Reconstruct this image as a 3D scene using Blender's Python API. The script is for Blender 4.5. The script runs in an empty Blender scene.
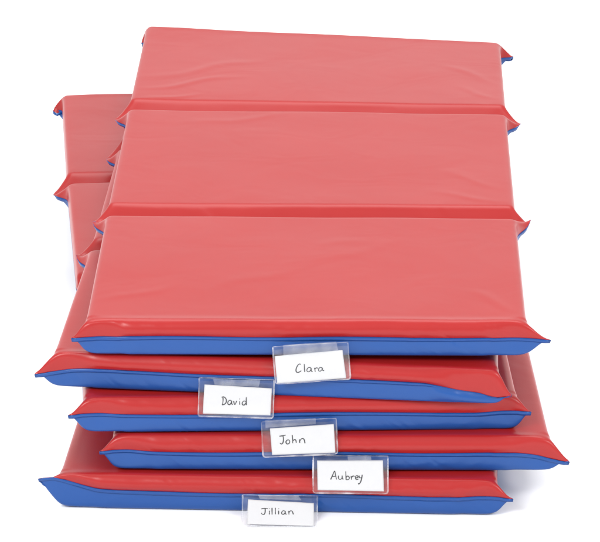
import bpy, bmesh, math, random
import numpy as np
from mathutils import Vector, Matrix, noise as mnoise
IN = 0.0254
SC = bpy.context.scene
COL = SC.collection

# ------------------------------------------------------------------ helpers
def link(name, me, mat=None, parent=None):
    o = bpy.data.objects.new(name, me); COL.objects.link(o)
    if mat: me.materials.append(mat)
    if parent: o.parent = parent
    return o
def smooth(me):
    me.polygons.foreach_set('use_smooth', [True]*len(me.polygons)); me.update()
def mesh_from(V, F, name):
    me = bpy.data.meshes.new(name)
    me.from_pydata([tuple(map(float, v)) for v in V], [], [tuple(map(int, f)) for f in F]); me.update()
    return me
def empty(name, loc, label, cat, group=None):
    o = bpy.data.objects.new(name, None); COL.objects.link(o)
    o.location = loc; o.empty_display_size = .05
    o['label'] = label; o['category'] = cat
    if group: o['group'] = group
    return o

# ------------------------------------------------------------------ materials
def newmat(name):
    m = bpy.data.materials.new(name); m.use_nodes = True
    return m, m.node_tree, m.node_tree.nodes['Principled BSDF']
def vinyl(name, col, col2, rough=.34, wr=.12, seed=0.):
    m, t, p = newmat(name); N = t.nodes; L = t.links
    tc = N.new('ShaderNodeTexCoord')
    mp = N.new('ShaderNodeMapping'); mp.inputs['Location'].default_value = (seed, seed*.7, 0)
    L.new(tc.outputs['Object'], mp.inputs['Vector'])
    n1 = N.new('ShaderNodeTexNoise'); n1.inputs['Scale'].default_value = 7; n1.inputs['Detail'].default_value = 3
    L.new(mp.outputs[0], n1.inputs['Vector'])
    mx = N.new('ShaderNodeMix'); mx.data_type = 'RGBA'
    mx.inputs['A'].default_value = (*col, 1); mx.inputs['B'].default_value = (*col2, 1)
    L.new(n1.outputs['Fac'], mx.inputs['Factor']); L.new(mx.outputs['Result'], p.inputs['Base Color'])
    # soft drape waves: stretched noise, plus a fine leather-like grain
    m2 = N.new('ShaderNodeMapping'); m2.inputs['Scale'].default_value = (9, 11, 9); m2.inputs['Rotation'].default_value = (0, 0, .35)
    m2.inputs['Location'].default_value = (seed*2, seed, seed)
    L.new(tc.outputs['Object'], m2.inputs['Vector'])
    n2 = N.new('ShaderNodeTexNoise'); n2.inputs['Scale'].default_value = 1.0; n2.inputs['Detail'].default_value = 2.0
    n2.inputs['Distortion'].default_value = .8
    L.new(m2.outputs[0], n2.inputs['Vector'])
    n3 = N.new('ShaderNodeTexNoise'); n3.inputs['Scale'].default_value = 900; n3.inputs['Detail'].default_value = 2
    L.new(tc.outputs['Object'], n3.inputs['Vector'])
    b1 = N.new('ShaderNodeBump'); b1.inputs['Strength'].default_value = wr; b1.inputs['Distance'].default_value = .02
    L.new(n2.outputs['Fac'], b1.inputs['Height'])
    b2 = N.new('ShaderNodeBump'); b2.inputs['Strength'].default_value = .10; b2.inputs['Distance'].default_value = .0006
    L.new(n3.outputs['Fac'], b2.inputs['Height']); L.new(b1.outputs[0], b2.inputs['Normal'])
    # slanting tension creases, only where the vinyl turns down over the foam
    m3 = N.new('ShaderNodeMapping'); m3.inputs['Rotation'].default_value = (0, .9, 0); L.new(tc.outputs['Object'], m3.inputs['Vector'])
    m4 = N.new('ShaderNodeMapping'); m4.inputs['Scale'].default_value = (46, 8, 9)
    m4.inputs['Location'].default_value = (seed, seed*3, seed)
    L.new(m3.outputs[0], m4.inputs['Vector'])
    n4 = N.new('ShaderNodeTexNoise'); n4.inputs['Scale'].default_value = 1; n4.inputs['Detail'].default_value = 1.5; n4.inputs['Distortion'].default_value = .6
    L.new(m4.outputs[0], n4.inputs['Vector'])
    n5 = N.new('ShaderNodeTexNoise'); n5.inputs['Scale'].default_value = 9; L.new(mp.outputs[0], n5.inputs['Vector'])
    r5 = N.new('ShaderNodeMapRange'); r5.inputs['From Min'].default_value = .47; r5.inputs['From Max'].default_value = .62; L.new(n5.outputs['Fac'], r5.inputs['Value'])
    ge = N.new('ShaderNodeNewGeometry'); sx = N.new('ShaderNodeSeparateXYZ'); L.new(ge.outputs['Normal'], sx.inputs[0])
    ab = N.new('ShaderNodeMath'); ab.operation = 'ABSOLUTE'; L.new(sx.outputs['Z'], ab.inputs[0])
    r6 = N.new('ShaderNodeMapRange'); r6.inputs['From Min'].default_value = .95; r6.inputs['From Max'].default_value = .6; L.new(ab.outputs[0], r6.inputs['Value'])
    mu = N.new('ShaderNodeMath'); mu.operation = 'MULTIPLY'; L.new(r5.outputs[0], mu.inputs[0]); L.new(r6.outputs[0], mu.inputs[1])
    m7 = N.new('ShaderNodeMath'); m7.operation = 'MULTIPLY'; L.new(mu.outputs[0], m7.inputs[0]); m7.inputs[1].default_value = .42
    b3 = N.new('ShaderNodeBump'); b3.inputs['Distance'].default_value = .006
    L.new(m7.outputs[0], b3.inputs['Strength']); L.new(n4.outputs['Fac'], b3.inputs['Height']); L.new(b2.outputs[0], b3.inputs['Normal'])
    L.new(b3.outputs[0], p.inputs['Normal'])
    p.inputs['Roughness'].default_value = rough
    p.inputs['IOR'].default_value = 1.43
    return m
RED = [vinyl('red_vinyl_%d' % i, (.31, .010, .010), (.34, .013, .012), .33, .045, 3.1*i) for i in range(5)]
BLUE = [vinyl('blue_vinyl_%d' % i, (.005, .056, .235), (.006, .063, .26), .34, .045, 1.7*i) for i in range(5)]
SEAM = vinyl('blue_seam_vinyl', (.006, .056, .235), (.006, .056, .235), .32, .03)

def paper():
    m, t, p = newmat('white_card_stock'); N = t.nodes; L = t.links
    tc = N.new('ShaderNodeTexCoord'); n = N.new('ShaderNodeTexNoise'); n.inputs['Scale'].default_value = 400
    L.new(tc.outputs['Object'], n.inputs['Vector'])
    r = N.new('ShaderNodeMix'); r.data_type = 'RGBA'
    r.inputs['A'].default_value = (.52, .52, .53, 1); r.inputs['B'].default_value = (.55, .55, .56, 1)
    L.new(n.outputs['Fac'], r.inputs['Factor']); L.new(r.outputs['Result'], p.inputs['Base Color'])
    p.inputs['Roughness'].default_value = .8
    return m
PAPER = paper()
INK, _, _p = newmat('black_marker_ink'); _p.inputs['Base Color'].default_value = (.02, .02, .024, 1); _p.inputs['Roughness'].default_value = .7
def clear(name, haze, tint, rough, var=.85):
    m = bpy.data.materials.new(name); m.use_nodes = True; t = m.node_tree; N = t.nodes; L = t.links
    N.clear(); out = N.new('ShaderNodeOutputMaterial')
    tr = N.new('ShaderNodeBsdfTransparent'); tr.inputs['Color'].default_value = (*tint, 1)
    gl = N.new('ShaderNodeBsdfGlossy'); gl.inputs['Roughness'].default_value = rough
    df = N.new('ShaderNodeBsdfTranslucent'); df.inputs['Color'].default_value = (.9, .92, .95, 1)
    d2 = N.new('ShaderNodeBsdfDiffuse'); d2.inputs['Color'].default_value = (.8, .82, .86, 1)
    md = N.new('ShaderNodeMixShader'); L.new((df if haze < .3 else d2).outputs[0], md.inputs[1]); L.new(d2.outputs[0], md.inputs[2])
    tc = N.new('ShaderNodeTexCoord'); n = N.new('ShaderNodeTexNoise'); n.inputs['Scale'].default_value = 60
    L.new(tc.outputs['Object'], n.inputs['Vector'])
    mr = N.new('ShaderNodeMapRange'); mr.inputs['From Min'].default_value = .35; mr.inputs['From Max'].default_value = .65; mr.inputs['To Min'].default_value = haze*(1-var); mr.inputs['To Max'].default_value = haze*(1+var)
    L.new(n.outputs['Fac'], mr.inputs['Value'])
    m1 = N.new('ShaderNodeMixShader'); L.new(mr.outputs[0], m1.inputs[0]); L.new(tr.outputs[0], m1.inputs[1]); L.new(md.outputs[0], m1.inputs[2])
    lw = N.new('ShaderNodeLayerWeight'); lw.inputs['Blend'].default_value = .5
    pw = N.new('ShaderNodeMath'); pw.operation = 'POWER'; L.new(lw.outputs['Facing'], pw.inputs[0]); pw.inputs[1].default_value = 5
    fr = N.new('ShaderNodeMath'); fr.operation = 'MULTIPLY_ADD'; L.new(pw.outputs[0], fr.inputs[0]); fr.inputs[1].default_value = .9; fr.inputs[2].default_value = .05
    bp = N.new('ShaderNodeBump'); bp.inputs['Strength'].default_value = .15; bp.inputs['Distance'].default_value = .002
    n2 = N.new('ShaderNodeTexNoise'); n2.inputs['Scale'].default_value = 45; L.new(tc.outputs['Object'], n2.inputs['Vector'])
    L.new(n2.outputs['Fac'], bp.inputs['Height']); L.new(bp.outputs[0], gl.inputs['Normal'])
    m2 = N.new('ShaderNodeMixShader'); L.new(fr.outputs[0], m2.inputs[0]); L.new(m1.outputs[0], m2.inputs[1]); L.new(gl.outputs[0], m2.inputs[2])
    L.new(m2.outputs[0], out.inputs['Surface'])
    return m
CLEAR = clear('clear_vinyl_film', .03, (.985, .987, .99), .12)
FROST = clear('frosted_vinyl_flap', .22, (.95, .955, .965), .2, .3)
WELD = clear('pressed_vinyl_edge', .24, (.985, .985, .99), .12)

# ------------------------------------------------------------------ cushion simulation
# Two flat vinyl sheets welded round the rim and along two hinge lines, pulled
# over three foam slabs: position-based relaxation gives the tight panels, the
# hinge valleys and the pinched corner ears.
FW, FD, FT = 11.7, 7.05, 1.0
HG = 2.4                             # gap between two foam slabs at a hinge
VY = .92
VH = 1.12          # foam half sizes (inches)
NX, NS = 104, 70
SW, SD = 2*(FW+.93), 2*(FD+1.34)    # sheet width, sheet length per section
NY = 3*NS
hx, hy = SW/NX, SD/NS
def fold(s, h):                      # arclength from the middle -> box axis, excess
    a = np.abs(s); e = np.maximum(a-h, 0)
    return np.sign(s)*np.minimum(a, h), e
def simulate(seed, pulls, ears, iters=210):
    rng = np.random.RandomState(seed)
    xs = (np.arange(NX+1)-NX/2)*hx
    X = np.zeros((2, NY+1, NX+1, 3)); cnt = np.zeros((NY+1,))
    for k in range(3):
        yl = (np.arange(NS+1)-NS/2)*hy
        x, ex = fold(xs, FW); y, ey = fold(yl, FD)
        ex = np.clip(ex/.93, 0, 1)[None, :]*np.ones((NS+1, 1)); ey = np.clip(ey/1.34, 0, 1)[:, None]*np.ones((1, NX+1))
        r = np.maximum(ex, ey); mn = np.minimum(ex, ey)
        px = x[None, :]+np.sign(xs)[None, :]*(mn*.95+.10*r*(ex >= ey)); py = y[:, None]+np.sign(yl)[:, None]*(mn*.95*(1 if True else 0)+.10*r*(ey > ex))
        c = (k-1)*(2*FD+HG)
        sl = slice(k*NS, (k+1)*NS+1)
        for l in (0, 1):
            X[l, sl, :, 0] += px; X[l, sl, :, 1] += py+c
            X[l, sl, :, 2] += (1-r)*(1 if l == 0 else -1)
        cnt[sl] += 1
    X /= cnt[None, :, None, None]
    X += rng.normal(0, .02, X.shape)
    # slow random curl that seeds creases near the rim
    ph = rng.uniform(0, 6.28, 8)
    sgn = np.array([1, -1])[:, None, None]
    d1 = (hx, hy)
    def edge(A, B, rest, ks, kc):
        d = B-A; L = np.sqrt((d*d).sum(-1))+1e-9
        k = np.where(L > rest, ks, kc)
        c = d*((L-rest)/L*k*.5)[..., None]
        A += c; B -= c
    yc = [(k-1)*(2*FD+HG) for k in range(3)]
    ry = np.full(NY, hy); e_ = int(2.4/hy); ry[:e_] -= .41/e_; ry[-e_:] -= .41/e_      # less slack at the two free ends
    rad = .24
    diag = math.hypot(hx, hy)
    for it in range(iters):
        for p in (0, 1):
            n = (NX+1-p)//2*2
            edge(X[:, :, p:p+n:2], X[:, :, p+1:p+n:2], hx, 1., .55)
            n = (NY+1-p)//2*2
            edge(X[:, p:p+n:2], X[:, p+1:p+n:2], ry[p:p+n:2][None, :, None], 1., .55)
        for p in (0, 1):
            n = (NX+1-p)//2*2
            edge(X[:, :-1, p:p+n:2], X[:, 1:, p+1:p+n:2], diag, .4, .25)
            edge(X[:, 1:, p:p+n:2], X[:, :-1, p+1:p+n:2], diag, .4, .25)
        # bending: second neighbours resist folding, then a light fairing
        if it % 2 == 0:
            for o_ in range(4):
                m = (NX+1-o_-2)//4
                if m > 0:
                    A = X[:, :, o_:o_+4*m:4]; B = X[:, :, o_+2:o_+2+4*m:4]; q = min(A.shape[2], B.shape[2]); edge(A[:, :, :q], B[:, :, :q], 2*hx, .2, .22)
                m = (NY+1-o_-2)//4
                A = X[:, o_:o_+4*m:4]; B = X[:, o_+2:o_+2+4*m:4]; q = min(A.shape[1], B.shape[1]); edge(A[:, :q], B[:, :q], 2*hy, .2, .22)
        f = .12 if it < iters-25 else .06
        lap = (X[:, 2:, 1:-1]+X[:, :-2, 1:-1]+X[:, 1:-1, 2:]+X[:, 1:-1, :-2])*.25-X[:, 1:-1, 1:-1]
        X[:, 1:-1, 1:-1] += f*lap
        for row in (0, NY):
            lap = (X[:, row, 2:]+X[:, row, :-2])*.5-X[:, row, 1:-1]; X[:, row, 1:-1] += .15*lap
        for c_ in (0, NX):
            lap = (X[:, 2:, c_]+X[:, :-2, c_])*.5-X[:, 1:-1, c_]; X[:, 1:-1, c_] += .08*lap
        # foam
        for k in range(3):
            sl = slice(k*NS, (k+1)*NS+1)
            P = X[:, sl]
            s = np.stack([P[..., 0], P[..., 1]-yc[k], P[..., 2]], -1)
            H = np.array([FW-rad, FD-rad, FT-rad])
            q = np.abs(s)-H; qp = np.maximum(q, 0); ln = np.sqrt((qp*qp).sum(-1))
            inside = (q.max(-1) < rad) & (ln < rad)
            deep = inside & (q.max(-1) <= 0)
            shell = inside & ~deep
            sc = np.where(shell, rad/np.maximum(ln, 1e-6), 1.)
            new = np.where(shell[..., None], np.sign(s)*(np.minimum(np.abs(s), H)+qp*sc[..., None]), s)
            zt = np.broadcast_to(sgn*FT, new[..., 2].shape)
            new[..., 2] = np.where(deep, zt, new[..., 2])
            P[..., 0] = new[..., 0]; P[..., 1] = new[..., 1]+yc[k]; P[..., 2] = new[..., 2]
        # underside lies on what is beneath; top may billow only a little
        X[1, ..., 2] = np.maximum(X[1, ..., 2], -FT-.01)
        # welds
        for row in (0, NS, 2*NS, NY):
            a = X[:, row].mean(0); X[:, row] = a
        for c_ in (0, NX):
            a = X[:, :, c_].mean(0); X[:, :, c_] = a
        for row in (NS, 2*NS): X[:, row, 5:-5, 2] += .15*(.28-X[:, row, 5:-5, 2])
        # the tensioned rim stays close to the foam away from the corners
        for k in range(3):
            a = slice(k*NS, (k+1)*NS+1); j = np.arange(NS+1); wj = .3*np.clip((np.minimum(j, NS-j)*hy-1.2)/3.3, 0, 1)**1.5
            X[:, a, 0, 0] += wj*(-(FW+.03)-X[:, a, 0, 0]); X[:, a, NX, 0] += wj*((FW+.03)-X[:, a, NX, 0])
        yb = 3*FD+HG+.03; j = np.arange(NX+1); wj = .3*np.clip((np.minimum(j, NX-j)*hx-1.)/3., 0, 1)**1.5
        X[:, 0, :, 1] += wj*(-yb-X[:, 0, :, 1]); X[:, NY, :, 1] += wj*(yb-X[:, NY, :, 1])
        for (rows, cols, w, tgt) in pulls:
            for l in (0, 1):
                cur = X[l, rows, cols]
                t = np.array([[v if v is not None else np.nan for v in tt] for tt in tgt])
                t = np.where(np.isnan(t), cur, t)
                X[l, rows, cols] = cur+(t-cur)*w
    # the front corner ears are pressed flat, in line with the front edge
    yb = 3*FD+HG; J = .96/(hy-.41/int(2.4/hy))
    for sg, (dx, zt) in zip((-1, 1), ears):
        col = (lambda i: i) if sg < 0 else (lambda i: NX-i)
        for l, zs in ((0, 1), (1, -1)):
            disp = {}
            for j in range(int(J)+1):
                q = j/J; T = np.array([sg*(FW+dx*(1-q)), -yb-.04, zt*(1-q)+zs*q*.97])
                d = T-X[l, j, col(j)]
                disp[j] = d*(1 if (j == 0 or l == 1) else .75)
            nW = int(3.2/hx); nS = int(3.0/hy)
            for j in range(0, nS+8):
                for i in range(0, nW+8):
                    m = min(i, j)
                    if m not in disp: continue
                    t = (i-j)/nW if i >= j else (j-i)/nS
                    if t >= 1: continue
                    w = (1-t)**2*(1+2*t) if i >= j else (1-t)**2
                    X[l, j, col(i)] += disp[m]*w
            for _ in range(4):
                for j in range(1, int(J)+6):
                    for i in range(1, nW):
                        c = col(i)
                        X[l, j, c] = X[l, j, c]*.6+.1*(X[l, j-1, c]+X[l, j+1, c]+X[l, j, c-1]+X[l, j, c+1])
    # undersides tuck in a little along the sides
    b = X[1]; b[..., 0] -= np.sign(b[..., 0])*.07*np.clip(-b[..., 2]/.3, 0, 1)*(np.abs(b[..., 0]) > FW-.3)
    return X

def corner_pull(fr, sx, dx, dy, z, w=.25):
    r = {0: 0, 1: NS, 2: 2*NS, 3: NY}[fr]; c = NX if sx > 0 else 0
    y0 = {0: -(3*FD+HG), 1: -(FD+HG/2), 2: FD+HG/2, 3: 3*FD+HG}[fr]
    x = sx*(FW+dx) if dx is not None else None
    y = y0+dy if dy is not None else None
    return ([r], [c], w, [(x, y, z)])
def front_seam(fn0, w=.3):
    fn = lambda x: fn0(x)+.13
    cols = list(range(3, NX-2)); xs = [(c-NX/2)*hx*FW/(FW+1) for c in cols]
    return ([0]*len(cols), cols, w, [(None, None, fn(x)) for x in xs])

# ------------------------------------------------------------------ placement
VS = [-(3*FD+HG), -(FD+HG/2), FD+HG/2, 3*FD+HG]
def place(X, nodes, crown=0., seed=0):
    """nodes: 4 rows (front..back) of ((x,y,z) left, (x,y,z) right): real positions of the foam's edges"""
    Nn = np.array(nodes, float)                      # 4,2,3
    x, y, z = X[..., 0], X[..., 1], X[..., 2]
    t = (y-VS[0])/(VS[3]-VS[0])*3
    i = np.clip(np.floor(t), 0, 2).astype(int); f = t-i
    fs = np.clip(f, 0, 1); fs = fs*fs*(3-2*fs)*.5+np.clip(f, 0, 1)*.5+(f-np.clip(f, 0, 1))
    u = x/FW*.5+.5
    def row(k): return Nn[k, 0]*(1-u)[..., None]+Nn[k, 1]*u[..., None]
    R = np.zeros(X.shape)
    for k in range(3):
        m = (i == k)
        A = row(k); B = row(k+1)
        v = A*(1-fs)[..., None]+B*fs[..., None]
        R[m] = v[m]
    R[..., 2] += z
    return R

def sheet_mesh(P, flip, name):
    ny, nx = P.shape[:2]
    idx = np.arange(ny*nx).reshape(ny, nx)
    a, b, c, d = idx[:-1, :-1], idx[:-1, 1:], idx[1:, 1:], idx[1:, :-1]
    F = np.stack([a, b, c, d] if not flip else [d, c, b, a], -1).reshape(-1, 4)
    me = mesh_from(P.reshape(-1, 3), F.tolist(), name); smooth(me)
    return me

def vnoise(a, b, seed):
    f = lambda x, y: mnoise.noise((x, y, seed*7.3))
    return np.vectorize(f)(a, b)
def creases(X, seed, tops):
    # pulled vinyl: slanting folds on the front and rear walls, fading towards the flat top
    for l, amp in ((0, .085), (1, .075)):
        x = X[l, ..., 0]; z = X[l, ..., 2]; y = X[l, ..., 1]
        for face in (-1, 1):
            m = (face*y > 3*FD+HG-.35) & (np.abs(z) < 1.02)
            s = x[m]+z[m]*1.3*np.where(vnoise(x[m]*.12, z[m]*0, seed+9) > 0, 1, -1)
            g = vnoise(s*1.15, z[m]*.5, seed+l*3)
            g = 1-np.abs(g)*3.2; g = np.clip(g, 0, 1)**2
            w = np.clip(vnoise(x[m]*.28, z[m]*0+3, seed+l)*2.2+.25, 0, 1)
            prof = np.clip(1-np.abs(np.abs(z[m])-.5)/.55, 0, 1)
            X[l, ..., 1][m] += face*amp*g*w*prof
    # shallow puckers over the top panels
    T = X[0]
    for (x0, y0, x1, y1, wd, h) in tops:
        dx, dy = x1-x0, y1-y0; L = math.hypot(dx, dy); ux, uy = dx/L, dy/L
        a = (T[..., 0]-x0)*ux+(T[..., 1]-y0)*uy; b = -(T[..., 0]-x0)*uy+(T[..., 1]-y0)*ux
        b = b+.25*np.sin(a*1.1+h*90)
        e = np.clip(a/L, 0, 1); env = np.sin(np.pi*e)**1.0*(a > 0)*(a < L)
        T[..., 2] += np.where(T[..., 2] > .8, h*.7*env*np.exp(-(b/(wd*.72))**2), 0)
    low = vnoise(T[..., 0]*.16, T[..., 1]*.22, seed+20)
    T[..., 2] += np.where(T[..., 2] > .9, .045*low, 0)

def rest_mat(idx, label, nodes, pulls, seed, tops=(), ears=((.9, .1), (.9, .1))):
    X = simulate(seed, pulls, ears)
    creases(X, seed, tops)
    W = place(X, nodes)
    base = Vector((float(np.mean(np.array(nodes)[:, :, 0])), float(np.array(nodes)[0, :, 1].mean()), float(np.array(nodes)[:, :, 2].min())-1.0))*IN
    root = empty('rest_mat', base, label, 'rest mat', 'folding rest mats piled in the stack')
    W = W*IN-np.array(base)
    for k in range(3):
        sl = slice(k*NS, (k+1)*NS+1)
        o = link('top_panel', sheet_mesh(W[0, sl], False, 'top_panel'), RED[idx], root)
        s = o.modifiers.new('sub', 'SUBSURF'); s.levels = 1; s.render_levels = 1; s.boundary_smooth = 'PRESERVE_CORNERS'
        o = link('bottom_panel', sheet_mesh(W[1, sl], True, 'bottom_panel'), BLUE[idx], root)
        s = o.modifiers.new('sub', 'SUBSURF'); s.levels = 1; s.render_levels = 1; s.boundary_smooth = 'PRESERVE_CORNERS'
    # welded rim flange, folded down against the blue side
    per = [(0, c) for c in range(NX)]+[(r, NX) for r in range(NY)]+[(NY, c) for c in range(NX, 0, -1)]+[(r, 0) for r in range(NY, 0, -1)]
    pr = np.array([W[0, r, c] for r, c in per]); n = len(per)
    tg = np.roll(pr, -2, 0)-np.roll(pr, 2, 0); tg[:, 2] = 0; tg /= np.linalg.norm(tg, axis=1)[:, None]+1e-9
    out = np.stack([tg[:, 1], -tg[:, 0], 0*tg[:, 0]], -1)
    for _ in range(3): out = (np.roll(out, 1, 0)+out+np.roll(out, -1, 0))/3
    below = np.array([W[1, min(max(r, 2), NY-2), min(max(c, 2), NX-2)] for r, c in per])
    dn = below-pr; dn -= out*np.minimum((dn*out).sum(1), 0)[:, None]*.6
    dn /= np.linalg.norm(dn, axis=1)[:, None]+1e-9
    for _ in range(4): dn = (np.roll(dn, 1, 0)+dn+np.roll(dn, -1, 0))/3
    fl = .21*IN*(1+.12*np.sin(np.arange(n)*.11+seed))
    V = []; 
    if idx == 1: fl *= 1-.85*np.clip((X[0, [r for r, c in per], [c for r, c in per], 0]-7.5)/2.5, 0, 1)*(np.array([r for r, c in per]) < 30)
    dn = dn*.25+np.array([0, 0, -.75])
    fr_ = np.clip(-out[:, 1]*1.6, 0, 1)[:, None]          # folded under along the sides and the back
    lv = [pr+out*(.022-.03*(1-fr_))*IN+np.array([0, 0, -.012*IN]), pr+out*(.035-.12*(1-fr_))*IN+dn*fl[:, None]*.5, pr+out*(.02-.17*(1-fr_))*IN+dn*fl[:, None]]
    zb = np.array([W[1, min(max(r, 10), NY-10), min(max(c, 10), NX-10), 2] for r, c in per])-.01*IN
    for q in lv: q[:, 2] = np.maximum(q[:, 2], np.minimum(zb, pr[:, 2]-.02*IN)); V += q.tolist()
    F = []
    for a in range(2):
        for j in range(n):
            j2 = (j+1) % n; F.append((a*n+j, (a+1)*n+j, (a+1)*n+j2, a*n+j2))
    me = mesh_from(V, F, 'edge_seam'); smooth(me)
    o = link('edge_seam', me, SEAM, root)
    s = o.modifiers.new('thick', 'SOLIDIFY'); s.thickness = .03*IN; s.offset = 0
    return root

# ------------------------------------------------------------------ the five mats
mats = []
mats.append(rest_mat(0, 'topmost red and blue rest mat, its three red panels fully in view',
    [((-11.40, 1.20, 9.50), (12.02, 0.95, 9.50)), ((-11.05, 17.6, 9.52), (12.35, 17.3, 9.42)),
     ((-10.6, 34.6, 9.55), (12.75, 34.4, 9.28)), ((-10.15, 50.2, 9.50), (13.15, 48.9, 8.80))],
    [corner_pull(3, 1, .95, .45, -.15, .15), corner_pull(3, -1, -.35, -.1, -.9, .4),
     corner_pull(1, -1, .9, 0, .2), corner_pull(1, 1, 1.05, .5, .6), corner_pull(2, -1, 1., 0, -.05), corner_pull(2, 1, 1.1, 0, .1),
     front_seam(lambda x: .03*math.sin(x*.7)-.05*(abs(x) > 9))], 1,
    [(-11.6, 11.5, -4.5, 14.5, .35, .06), (-11.6, 13.2, -3, 17.5, .5, .05), (-11.4, 9.6, -7, 11.2, .3, .05), (11.5, 14, 7.5, 17.5, .4, .05),
     (11.5, 11, 8.5, 13.5, .35, .04), (-2.5, -16.5, 6.5, -12.6, .5, .02), (-6, -19, 1, -15.5, .5, .025), (0, -13.8, 4, -13.0, .5, .03),
     (-11.5, -20.5, -7, -18, .4, .04), (11.5, -4, 7, -1.5, .4, .04), (11.5, -6, 6.5, -4.5, .4, .035), (-9, 4, -1, 6.2, .5, .035), (11.4, -21.5, 8.5, -18.5, .4, .05)],
    ((.75, .02), (1.3, .03))))
mats.append(rest_mat(1, 'second rest mat from the top, its blue edge narrowing at the right',
    [((-13.2, 1.70, 7.38), (10.5, .20, 7.02)), ((-12.0, 17.6, 7.38), (11.4, 17.2, 7.3)),
     ((-11.2, 33.4, 7.38), (12.2, 33.0, 7.2)), ((-10.4, 49.0, 7.38), (12.4, 48.2, 6.9))],
    [corner_pull(1, -1, 1., 0, .3), corner_pull(3, -1, -.2, .2, -.8, .4), corner_pull(3, 1, -.3, .1, -.8, .4), corner_pull(2, 1, .1, 0, -.3),
     front_seam(lambda x: .04*math.sin(x*.5)+.05-.36*min(1, max(0, (x-7.3)/1.9))-.20*min(1, max(0, (x-9.2)/2)), .35)], 2, (), ((1.0, -.22), (.72, -.42))))
mats.append(rest_mat(2, 'middle rest mat of the five, back corner sticking out at far left',
    [((-11.5, .45, 5.25), (11.65, 1.15, 5.10)), ((-12.9, 17.3, 5.25), (11.0, 18.0, 5.2)),
     ((-14.4, 33.0, 5.25), (9.0, 34.8, 5.2)), ((-15.7, 48.6, 5.25), (7.6, 50.6, 5.1))],
    [corner_pull(1, -1, -.3, 0, -.6, .4), corner_pull(2, -1, 1., 0, -.1), corner_pull(3, -1, .35, -.5, -.2, .35),
     front_seam(lambda x: .05*math.sin(x*.45+1))], 3, (), ((.9, .10), (.75, .13))))
mats.append(rest_mat(3, 'fourth rest mat from the top, pushed out furthest right',
    [((-10.0, .30, 3.13), (13.4, .15, 3.12)), ((-10.6, 17.0, 3.13), (12.8, 17.0, 3.1)),
     ((-11.6, 33.0, 3.13), (11.6, 33.6, 3.1)), ((-12.6, 48.7, 3.13), (10.4, 49.9, 3.1))],
    [front_seam(lambda x: .04*math.sin(x*.6+2)-.03*(x > 8))], 4, (), ((.75, .15), (1.05, -.38))))
mats.append(rest_mat(4, 'bottom rest mat resting on the white floor, left corner turned up',
    [((-12.95, -.05, 1.03), (10.5, -1.0, 1.03)), ((-11.7, 16.3, 1.03), (11.6, 15.9, 1.03)),
     ((-10.8, 32.2, 1.03), (12.3, 31.9, 1.03)), ((-10.0, 48.0, 1.03), (12.8, 47.9, 1.03))],
    [front_seam(lambda x: .04*math.sin(x*.6)+.35*max(0, (-x-8)/4))], 5, (), ((1.1, .78), (.9, .08))))

# ------------------------------------------------------------------ name pockets and cards
PW, PH = 4.0, 2.06
NU, NV = 24, 14
def pocket_frame(tl, tr, br, bl):
    tl, tr, br, bl = map(Vector, (tl, tr, br, bl))
    c0 = (tl+tr)/2
    u = ((tr-tl)+(br-bl)).normalized(); w = ((bl-tl)+(br-tr)); w = (w-u*w.dot(u)).normalized()
    n = w.cross(u).normalized()           # towards the viewer
    if n.y > 0: n = -n
    return c0, u, w, n
def surf(fr, a, b, lift, bow):
    """a across (-PW/2..PW/2), b down (0..PH), lift along the normal"""
    c0, u, w, n = fr
    s = bow[0]*math.sin(math.pi*min(max(b/PH, 0), 1))+bow[1]*(a/PW*2)**2+bow[2]*math.sin(a*1.6+b)
    return c0+u*a+w*b+n*(lift+s)
def patch(fr, bow, a0, a1, b0, b1, lift, nu, nv, skew=None, bulge=0.):
    V = []; F = []
    for j in range(nv+1):
        for i in range(nu+1):
            s, t = i/nu, j/nv
            if skew: a, b = skew(s, t)
            else: a, b = a0+(a1-a0)*s, b0+(b1-b0)*t
            V.append(surf(fr, a, b, lift+bulge*math.sin(math.pi*s)*math.sin(math.pi*t), bow))
    for j in range(nv):
        for i in range(nu):
            k = j*(nu+1)+i; F.append((k, k+nu+1, k+nu+2, k+1))
    return V, F
def to_obj(V, F, name, mat, parent, thick=0):
    o0 = parent.location if parent else Vector((0, 0, 0))
    me = mesh_from([(v*IN)-o0 for v in V], F, name); smooth(me)
    o = link(name, me, mat, parent)
    if thick:
        s = o.modifiers.new('thick', 'SOLIDIFY'); s.thickness = thick*IN; s.offset = 0
    return o
def sub_local(o, par, root):              # nest o under par, geometry already in root space
    o.parent = par

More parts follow.
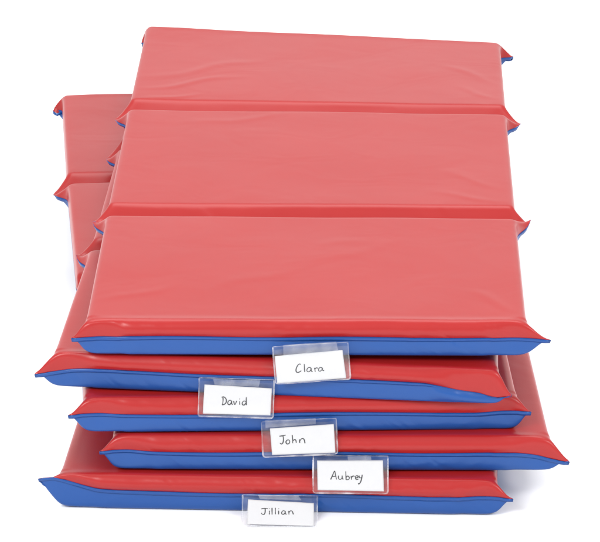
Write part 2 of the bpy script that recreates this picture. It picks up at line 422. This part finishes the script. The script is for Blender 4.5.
def tube(path, r, flat=1., nrm=Vector((0, -1, 0)), seg=8):
    V = []; F = []
    n = len(path)
    for i, p in enumerate(path):
        t = (path[min(i+1, n-1)]-path[max(i-1, 0)]).normalized()
        s = t.cross(nrm).normalized(); q = s.cross(t).normalized()
        rr = r(i/(n-1)) if callable(r) else r
        for k in range(seg):
            a = 2*math.pi*k/seg
            V.append(p+s*math.cos(a)*rr+q*math.sin(a)*rr*flat)
    for i in range(n-1):
        for k in range(seg):
            F.append((i*seg+k, i*seg+(k+1) % seg, (i+1)*seg+(k+1) % seg, (i+1)*seg+k))
    F.append(tuple(range(seg))[::-1]); F.append(tuple((n-1)*seg+k for k in range(seg)))
    return V, F
def merge(parts):
    V = []; F = []
    for v, f in parts:
        b = len(V); V += v; F += [tuple(i+b for i in q) for q in f]
    return V, F
def spline(pts, n=7):
    if len(pts) < 3:
        a, b = pts; return [(a[0]+(b[0]-a[0])*t/8, a[1]+(b[1]-a[1])*t/8) for t in range(9)]
    out = []
    P = [pts[0]]+list(pts)+[pts[-1]]
    for i in range(1, len(P)-2):
        for k in range(n):
            t = k/n
            q = []
            for d in (0, 1):
                p0, p1, p2, p3 = P[i-1][d], P[i][d], P[i+1][d], P[i+2][d]
                q.append(.5*((2*p1)+(-p0+p2)*t+(2*p0-5*p1+4*p2-p3)*t*t+(-p0+3*p1-3*p2+p3)*t**3))
            out.append(tuple(q))
    out.append(pts[-1]); return out

# every pocket: real corner positions (inches), outline of the pocket, its card and the pen strokes in the same flat units
POCKETS = [
 dict(mat=0, W=[(-1.46, 0.55, 9.26), (2.56, 0.55, 9.5), (2.63, 0.38, 7.5), (-1.29, 0.38, 7.19)],
      out=[(75, 42), (530, 18), (537, 232), (95, 264)], card=[(88, 93), (495, 58), (512, 226), (105, 260)],
      flap=[(138, 26), (460, 8), (470, 62), (140, 90)], bow=(.05, .04, .022),
      label='small white handwritten card in the topmost clear pocket, tilted up to the right',
      ink=[[(245,143),(238,140),(228,146),(218,165),(216,183),(225,192),(240,186),(247,180)], [(265,140),(266,165),(268,188)],
           [(305,165),(295,160),(283,168),(281,182),(292,187),(303,176),(306,165),(306,180),(314,186)],
           [(326,163),(328,175),(330,186)], [(328,172),(336,163),(345,165)],
           [(372,165),(362,160),(351,168),(350,180),(360,183),(370,173),(373,164),(373,176),(382,180)]]),
 dict(mat=1, W=[(-5.35, 0.85, 7.29), (-1.4, 0.85, 7.19), (-1.48, 0.3, 5.21), (-5.36, 0.3, 5.35)],
      out=[(58, 52), (502, 62), (494, 290), (58, 276)], card=[(90, 87), (488, 108), (478, 272), (84, 260)],
      flap=[(140, 54), (420, 60), (410, 98), (150, 88)], bow=(.04, .05, .018),
      label='small white handwritten card in the second pocket down, furthest left of the five cards',
      ink=[[(200,160),(201,185),(197,208)], [(192,162),(205,160),(218,172),(220,190),(210,204),(195,208)],
           [(250,183),(240,180),(230,190),(230,203),(240,206),(249,196),(251,184),(252,200),(258,206)],
           [(263,185),(270,206),(281,184)], [(298,186),(299,206)], [(297,171),(299,173)],
           [(334,188),(324,184),(314,194),(315,206),(326,208),(335,196)], [(337,162),(337,185),(338,209)]]),
 dict(mat=2, W=[(-2.09, 0.45, 4.9), (1.96, 0.45, 5.09), (2.0, -0.3, 3.41), (-1.98, -0.3, 3.18)],
      out=[(66, 74), (520, 55), (524, 262), (78, 285)], card=[(118, 110), (505, 85), (510, 255), (132, 270)],
      flap=[(88, 60), (396, 50), (396, 84), (92, 106)], bow=(.06, .05, .020),
      label='small white handwritten card in the middle pocket, just below and right of the leftmost card',
      ink=[[(175,157),(195,154),(214,150)], [(197,155),(200,175),(197,195),(188,204),(179,198)],
           [(222,180),(215,190),(219,202),(231,202),(238,191),(233,180),(222,180)],
           [(253,150),(255,175),(256,199)], [(256,186),(266,177),(274,181),(277,197)],
           [(296,175),(298,197)], [(298,186),(308,173),(320,172),(326,182),(329,199)]]),
 dict(mat=3, W=[(0.71, -0.2, 3.18), (4.71, -0.2, 3.18), (4.65, -1.3, 1.5), (0.69, -1.3, 1.57)],
      out=[(80, 40), (528, 40), (522, 264), (78, 257)], card=[(103, 65), (497, 62), (498, 250), (105, 240)],
      flap=[(285, 42), (425, 40), (428, 62), (290, 66)], bow=(.05, .03, .016),
      label='small white handwritten card in the fourth pocket down, furthest right of the five cards',
      ink=[[(183,178),(195,152),(207,128),(212,150),(218,178)], [(190,162),(215,158)],
           [(230,155),(230,172),(240,178),(250,170),(252,155)], [(252,155),(253,170),(258,178)],
           [(273,130),(274,155),(275,180)], [(275,165),(285,158),(294,166),(290,178),(276,180)],
           [(305,158),(307,180)], [(307,168),(316,158),(326,160)],
           [(330,170),(345,166),(343,156),(333,158),(330,170),(336,179),(348,176)],
           [(352,155),(355,168),(366,168)], [(371,150),(368,170),(360,195),(350,206),(347,200)]]),
 dict(mat=4, W=[(-3.08, -.85, 1.22), (0.94, -.85, 1.07), (.87, -2.29, .07), (-3.02, -2.29, .07)],
      out=[(75, 60), (525, 75), (518, 250), (80, 250)], card=[(108, 85), (503, 112), (500, 245), (108, 240)],
      flap=[(165, 60), (410, 70), (430, 98), (180, 84)], bow=(-.06, .02, .012),
      label='small white handwritten card in the lowest pocket, its bottom edge down on the white floor',
      ink=[[(190,143),(210,140),(228,142)], [(212,141),(213,160),(208,176),(196,176),(191,168)],
           [(238,155),(238,177)], [(237,141),(239,143)], [(253,138),(254,178)], [(273,138),(274,176)],
           [(293,155),(293,177)], [(292,142),(294,144)],
           [(330,158),(320,155),(311,164),(313,175),(323,176),(331,167),(332,158),(333,172),(340,177)],
           [(352,157),(354,177)], [(354,166),(363,156),(373,158),(377,168),(380,177)]]),
]
def inv_bilinear(quad, p):
    s = t = .5
    for _ in range(12):
        x = [0, 0]; ds = [0, 0]; dt = [0, 0]
        for d in (0, 1):
            a, b, c, e = quad[0][d], quad[1][d], quad[2][d], quad[3][d]
            x[d] = a*(1-s)*(1-t)+b*s*(1-t)+c*s*t+e*(1-s)*t-p[d]
            ds[d] = -a*(1-t)+b*(1-t)+c*t-e*t; dt[d] = -a*(1-s)-b*s+c*s+e*(1-s)
        det = ds[0]*dt[1]-ds[1]*dt[0]
        s -= (x[0]*dt[1]-x[1]*dt[0])/det; t -= (ds[0]*x[1]-ds[1]*x[0])/det
    return s, t
for q in POCKETS:
    root = mats[q['mat']]; fr = pocket_frame(*q['W']); bow = q['bow']
    H = ((Vector(q['W'][3])-Vector(q['W'][0])).length+(Vector(q['W'][2])-Vector(q['W'][1])).length)/2
    def pm(p, q=q, H=H):
        s, t = inv_bilinear(q['out'], p); return ((s-.5)*PW, t*H)
    def quadskew(c):
        cc = [pm(p) for p in c]
        def f(s, t):
            return tuple(cc[0][d]*(1-s)*(1-t)+cc[1][d]*s*(1-t)+cc[2][d]*s*t+cc[3][d]*(1-s)*t for d in (0, 1))
        return f
    # back sheet is the pocket part; front sheet with its welded rim, and the frosted flap are sub-parts
    V, F = patch(fr, bow, -PW/2, PW/2, -.06, H, 0, NU, NV)
    pk = to_obj(V, F, 'name_pocket', CLEAR, root)
    V, F = patch(fr, bow, -PW/2, PW/2, .12, H, .05, NU, NV, bulge=.05)
    to_obj(V, F, 'front_film', CLEAR, root).parent = pk
    r = .038
    side = lambda a: [surf(fr, a, -.04+(H+.02)*k/20, .035, bow) for k in range(21)]
    R_ = .16; hw = PW/2; pts = [(-hw, -.03+(H-R_+.03)*k/16) for k in range(17)]
    pts += [(-hw+R_-R_*math.cos(a*math.pi/12), H-R_+R_*math.sin(a*math.pi/12)) for a in range(1, 6)]
    pts += [(-hw+R_+(PW-2*R_)*k/20, H) for k in range(21)]
    pts += [(hw-R_+R_*math.sin(a*math.pi/12), H-R_+R_*math.cos(a*math.pi/12)) for a in range(1, 6)]
    pts += [(hw, H-R_-(H-R_+.03)*k/16) for k in range(17)]
    parts = [tube([surf(fr, a, b, .03, bow) for a, b in pts], (lambda t: .038*(1+.3*math.sin(t*19+q['mat']*2))), .3, fr[3]),
             tube([surf(fr, -PW/2+PW*k/24, -.045, .01, bow) for k in range(25)], .018, .5, fr[3])]
    V, F = merge(parts); to_obj(V, F, 'pressed_rim', WELD, root, 0).parent = pk
    V, F = patch(fr, bow, 0, 0, 0, 0, .075, 12, 4, skew=quadskew(q['flap'])); to_obj(V, F, 'flap', FROST, root).parent = pk
    # the card
    cs = quadskew(q['card'])
    cb = surf(fr, *cs(.5, 1.), .025, bow)*IN
    V, F = patch(fr, bow, 0, 0, 0, 0, .03, 36, 16, skew=cs)
    me = mesh_from([(v*IN)-cb for v in V], F, 'name_card'); smooth(me)
    card = link('name_card', me, PAPER); card.location = cb
    s = card.modifiers.new('thick', 'SOLIDIFY'); s.thickness = .012*IN; s.offset = 0
    card['label'] = q['label']; card['category'] = 'name card'; card['group'] = 'handwritten name cards in the clear pockets'
    parts = []
    rng = random.Random(q['mat'])
    for st in q['ink']:
        pts = spline(st)
        path = [surf(fr, *pm(p), .045, bow) for p in pts]
        ph = rng.uniform(0, 6)
        parts.append(tube(path, (lambda t, ph=ph: 0.025*(1+.18*math.sin(t*5+ph))), .35, fr[3], 6))
    V, F = merge(parts)
    me = mesh_from([(v*IN)-cb for v in V], F, 'handwriting'); smooth(me)
    link('handwriting', me, INK, card)

# ------------------------------------------------------------------ white studio sweep
def sweep():
    prof = []
    y0, y1, rad, top = -420, 190, 70, 330
    prof += [(y0, 0), (-60, 0), (60, 0), (y1, 0)]
    for k in range(1, 17):
        a = math.pi/2*k/16; prof.append((y1+rad*math.sin(a), rad*(1-math.cos(a))))
    prof.append((y1+rad, top))
    V = []; F = []
    for (y, z) in prof:
        for x in (-360, 360): V.append((x*IN, y*IN, z*IN))
    for i in range(len(prof)-1): F.append((2*i, 2*i+1, 2*i+3, 2*i+2))
    me = mesh_from(V, F, 'backdrop'); smooth(me)
    m, t, p = newmat('white_sweep_paper'); p.inputs['Base Color'].default_value = (.93, .93, .93, 1); p.inputs['Roughness'].default_value = .9
    p.inputs['Specular IOR Level'].default_value = .1
    o = link('floor', me, m); o['kind'] = 'structure'
    o['label'] = 'seamless white floor under the mat stack'
sweep()

# ------------------------------------------------------------------ lights, world, camera
w = bpy.data.worlds.new('World'); SC.world = w; w.use_nodes = True
bg = w.node_tree.nodes['Background']; bg.inputs['Color'].default_value = (1, 1, 1, 1); bg.inputs['Strength'].default_value = 1.0
def area(name, loc, target, sx, sy, power, col=(1, 1, 1)):
    l = bpy.data.lights.new(name, 'AREA'); l.shape = 'RECTANGLE'; l.size = sx*IN; l.size_y = sy*IN; l.energy = power; l.color = col
    o = bpy.data.objects.new(name, l); COL.objects.link(o)
    o.location = Vector(loc)*IN
    o.rotation_euler = (Vector(target)-Vector(loc)).to_track_quat('-Z', 'Y').to_euler()
    return o
area('softbox_front_left', (-95, -120, 130), (0, 10, 5), 60, 60, 150)
area('softbox_front_right', (120, -90, 120), (0, 10, 5), 50, 50, 80)
area('softbox_overhead', (0, 60, 170), (0, 30, 0), 150, 110, 135)

cam = bpy.data.cameras.new('camera'); co = bpy.data.objects.new('camera', cam); COL.objects.link(co)
co.location = Vector((0, -169.7, 84.5))*IN
co.rotation_euler = (math.radians(90-22.6), 0, 0)
cam.sensor_width = 36; cam.lens = 3508/600*36; cam.clip_start = .1; cam.clip_end = 100
SC.camera = co
SC.view_settings.view_transform = 'Standard'; SC.view_settings.look = 'None'; SC.view_settings.exposure = 0; SC.view_settings.gamma = 1
SC.cycles.transparent_max_bounces = 16
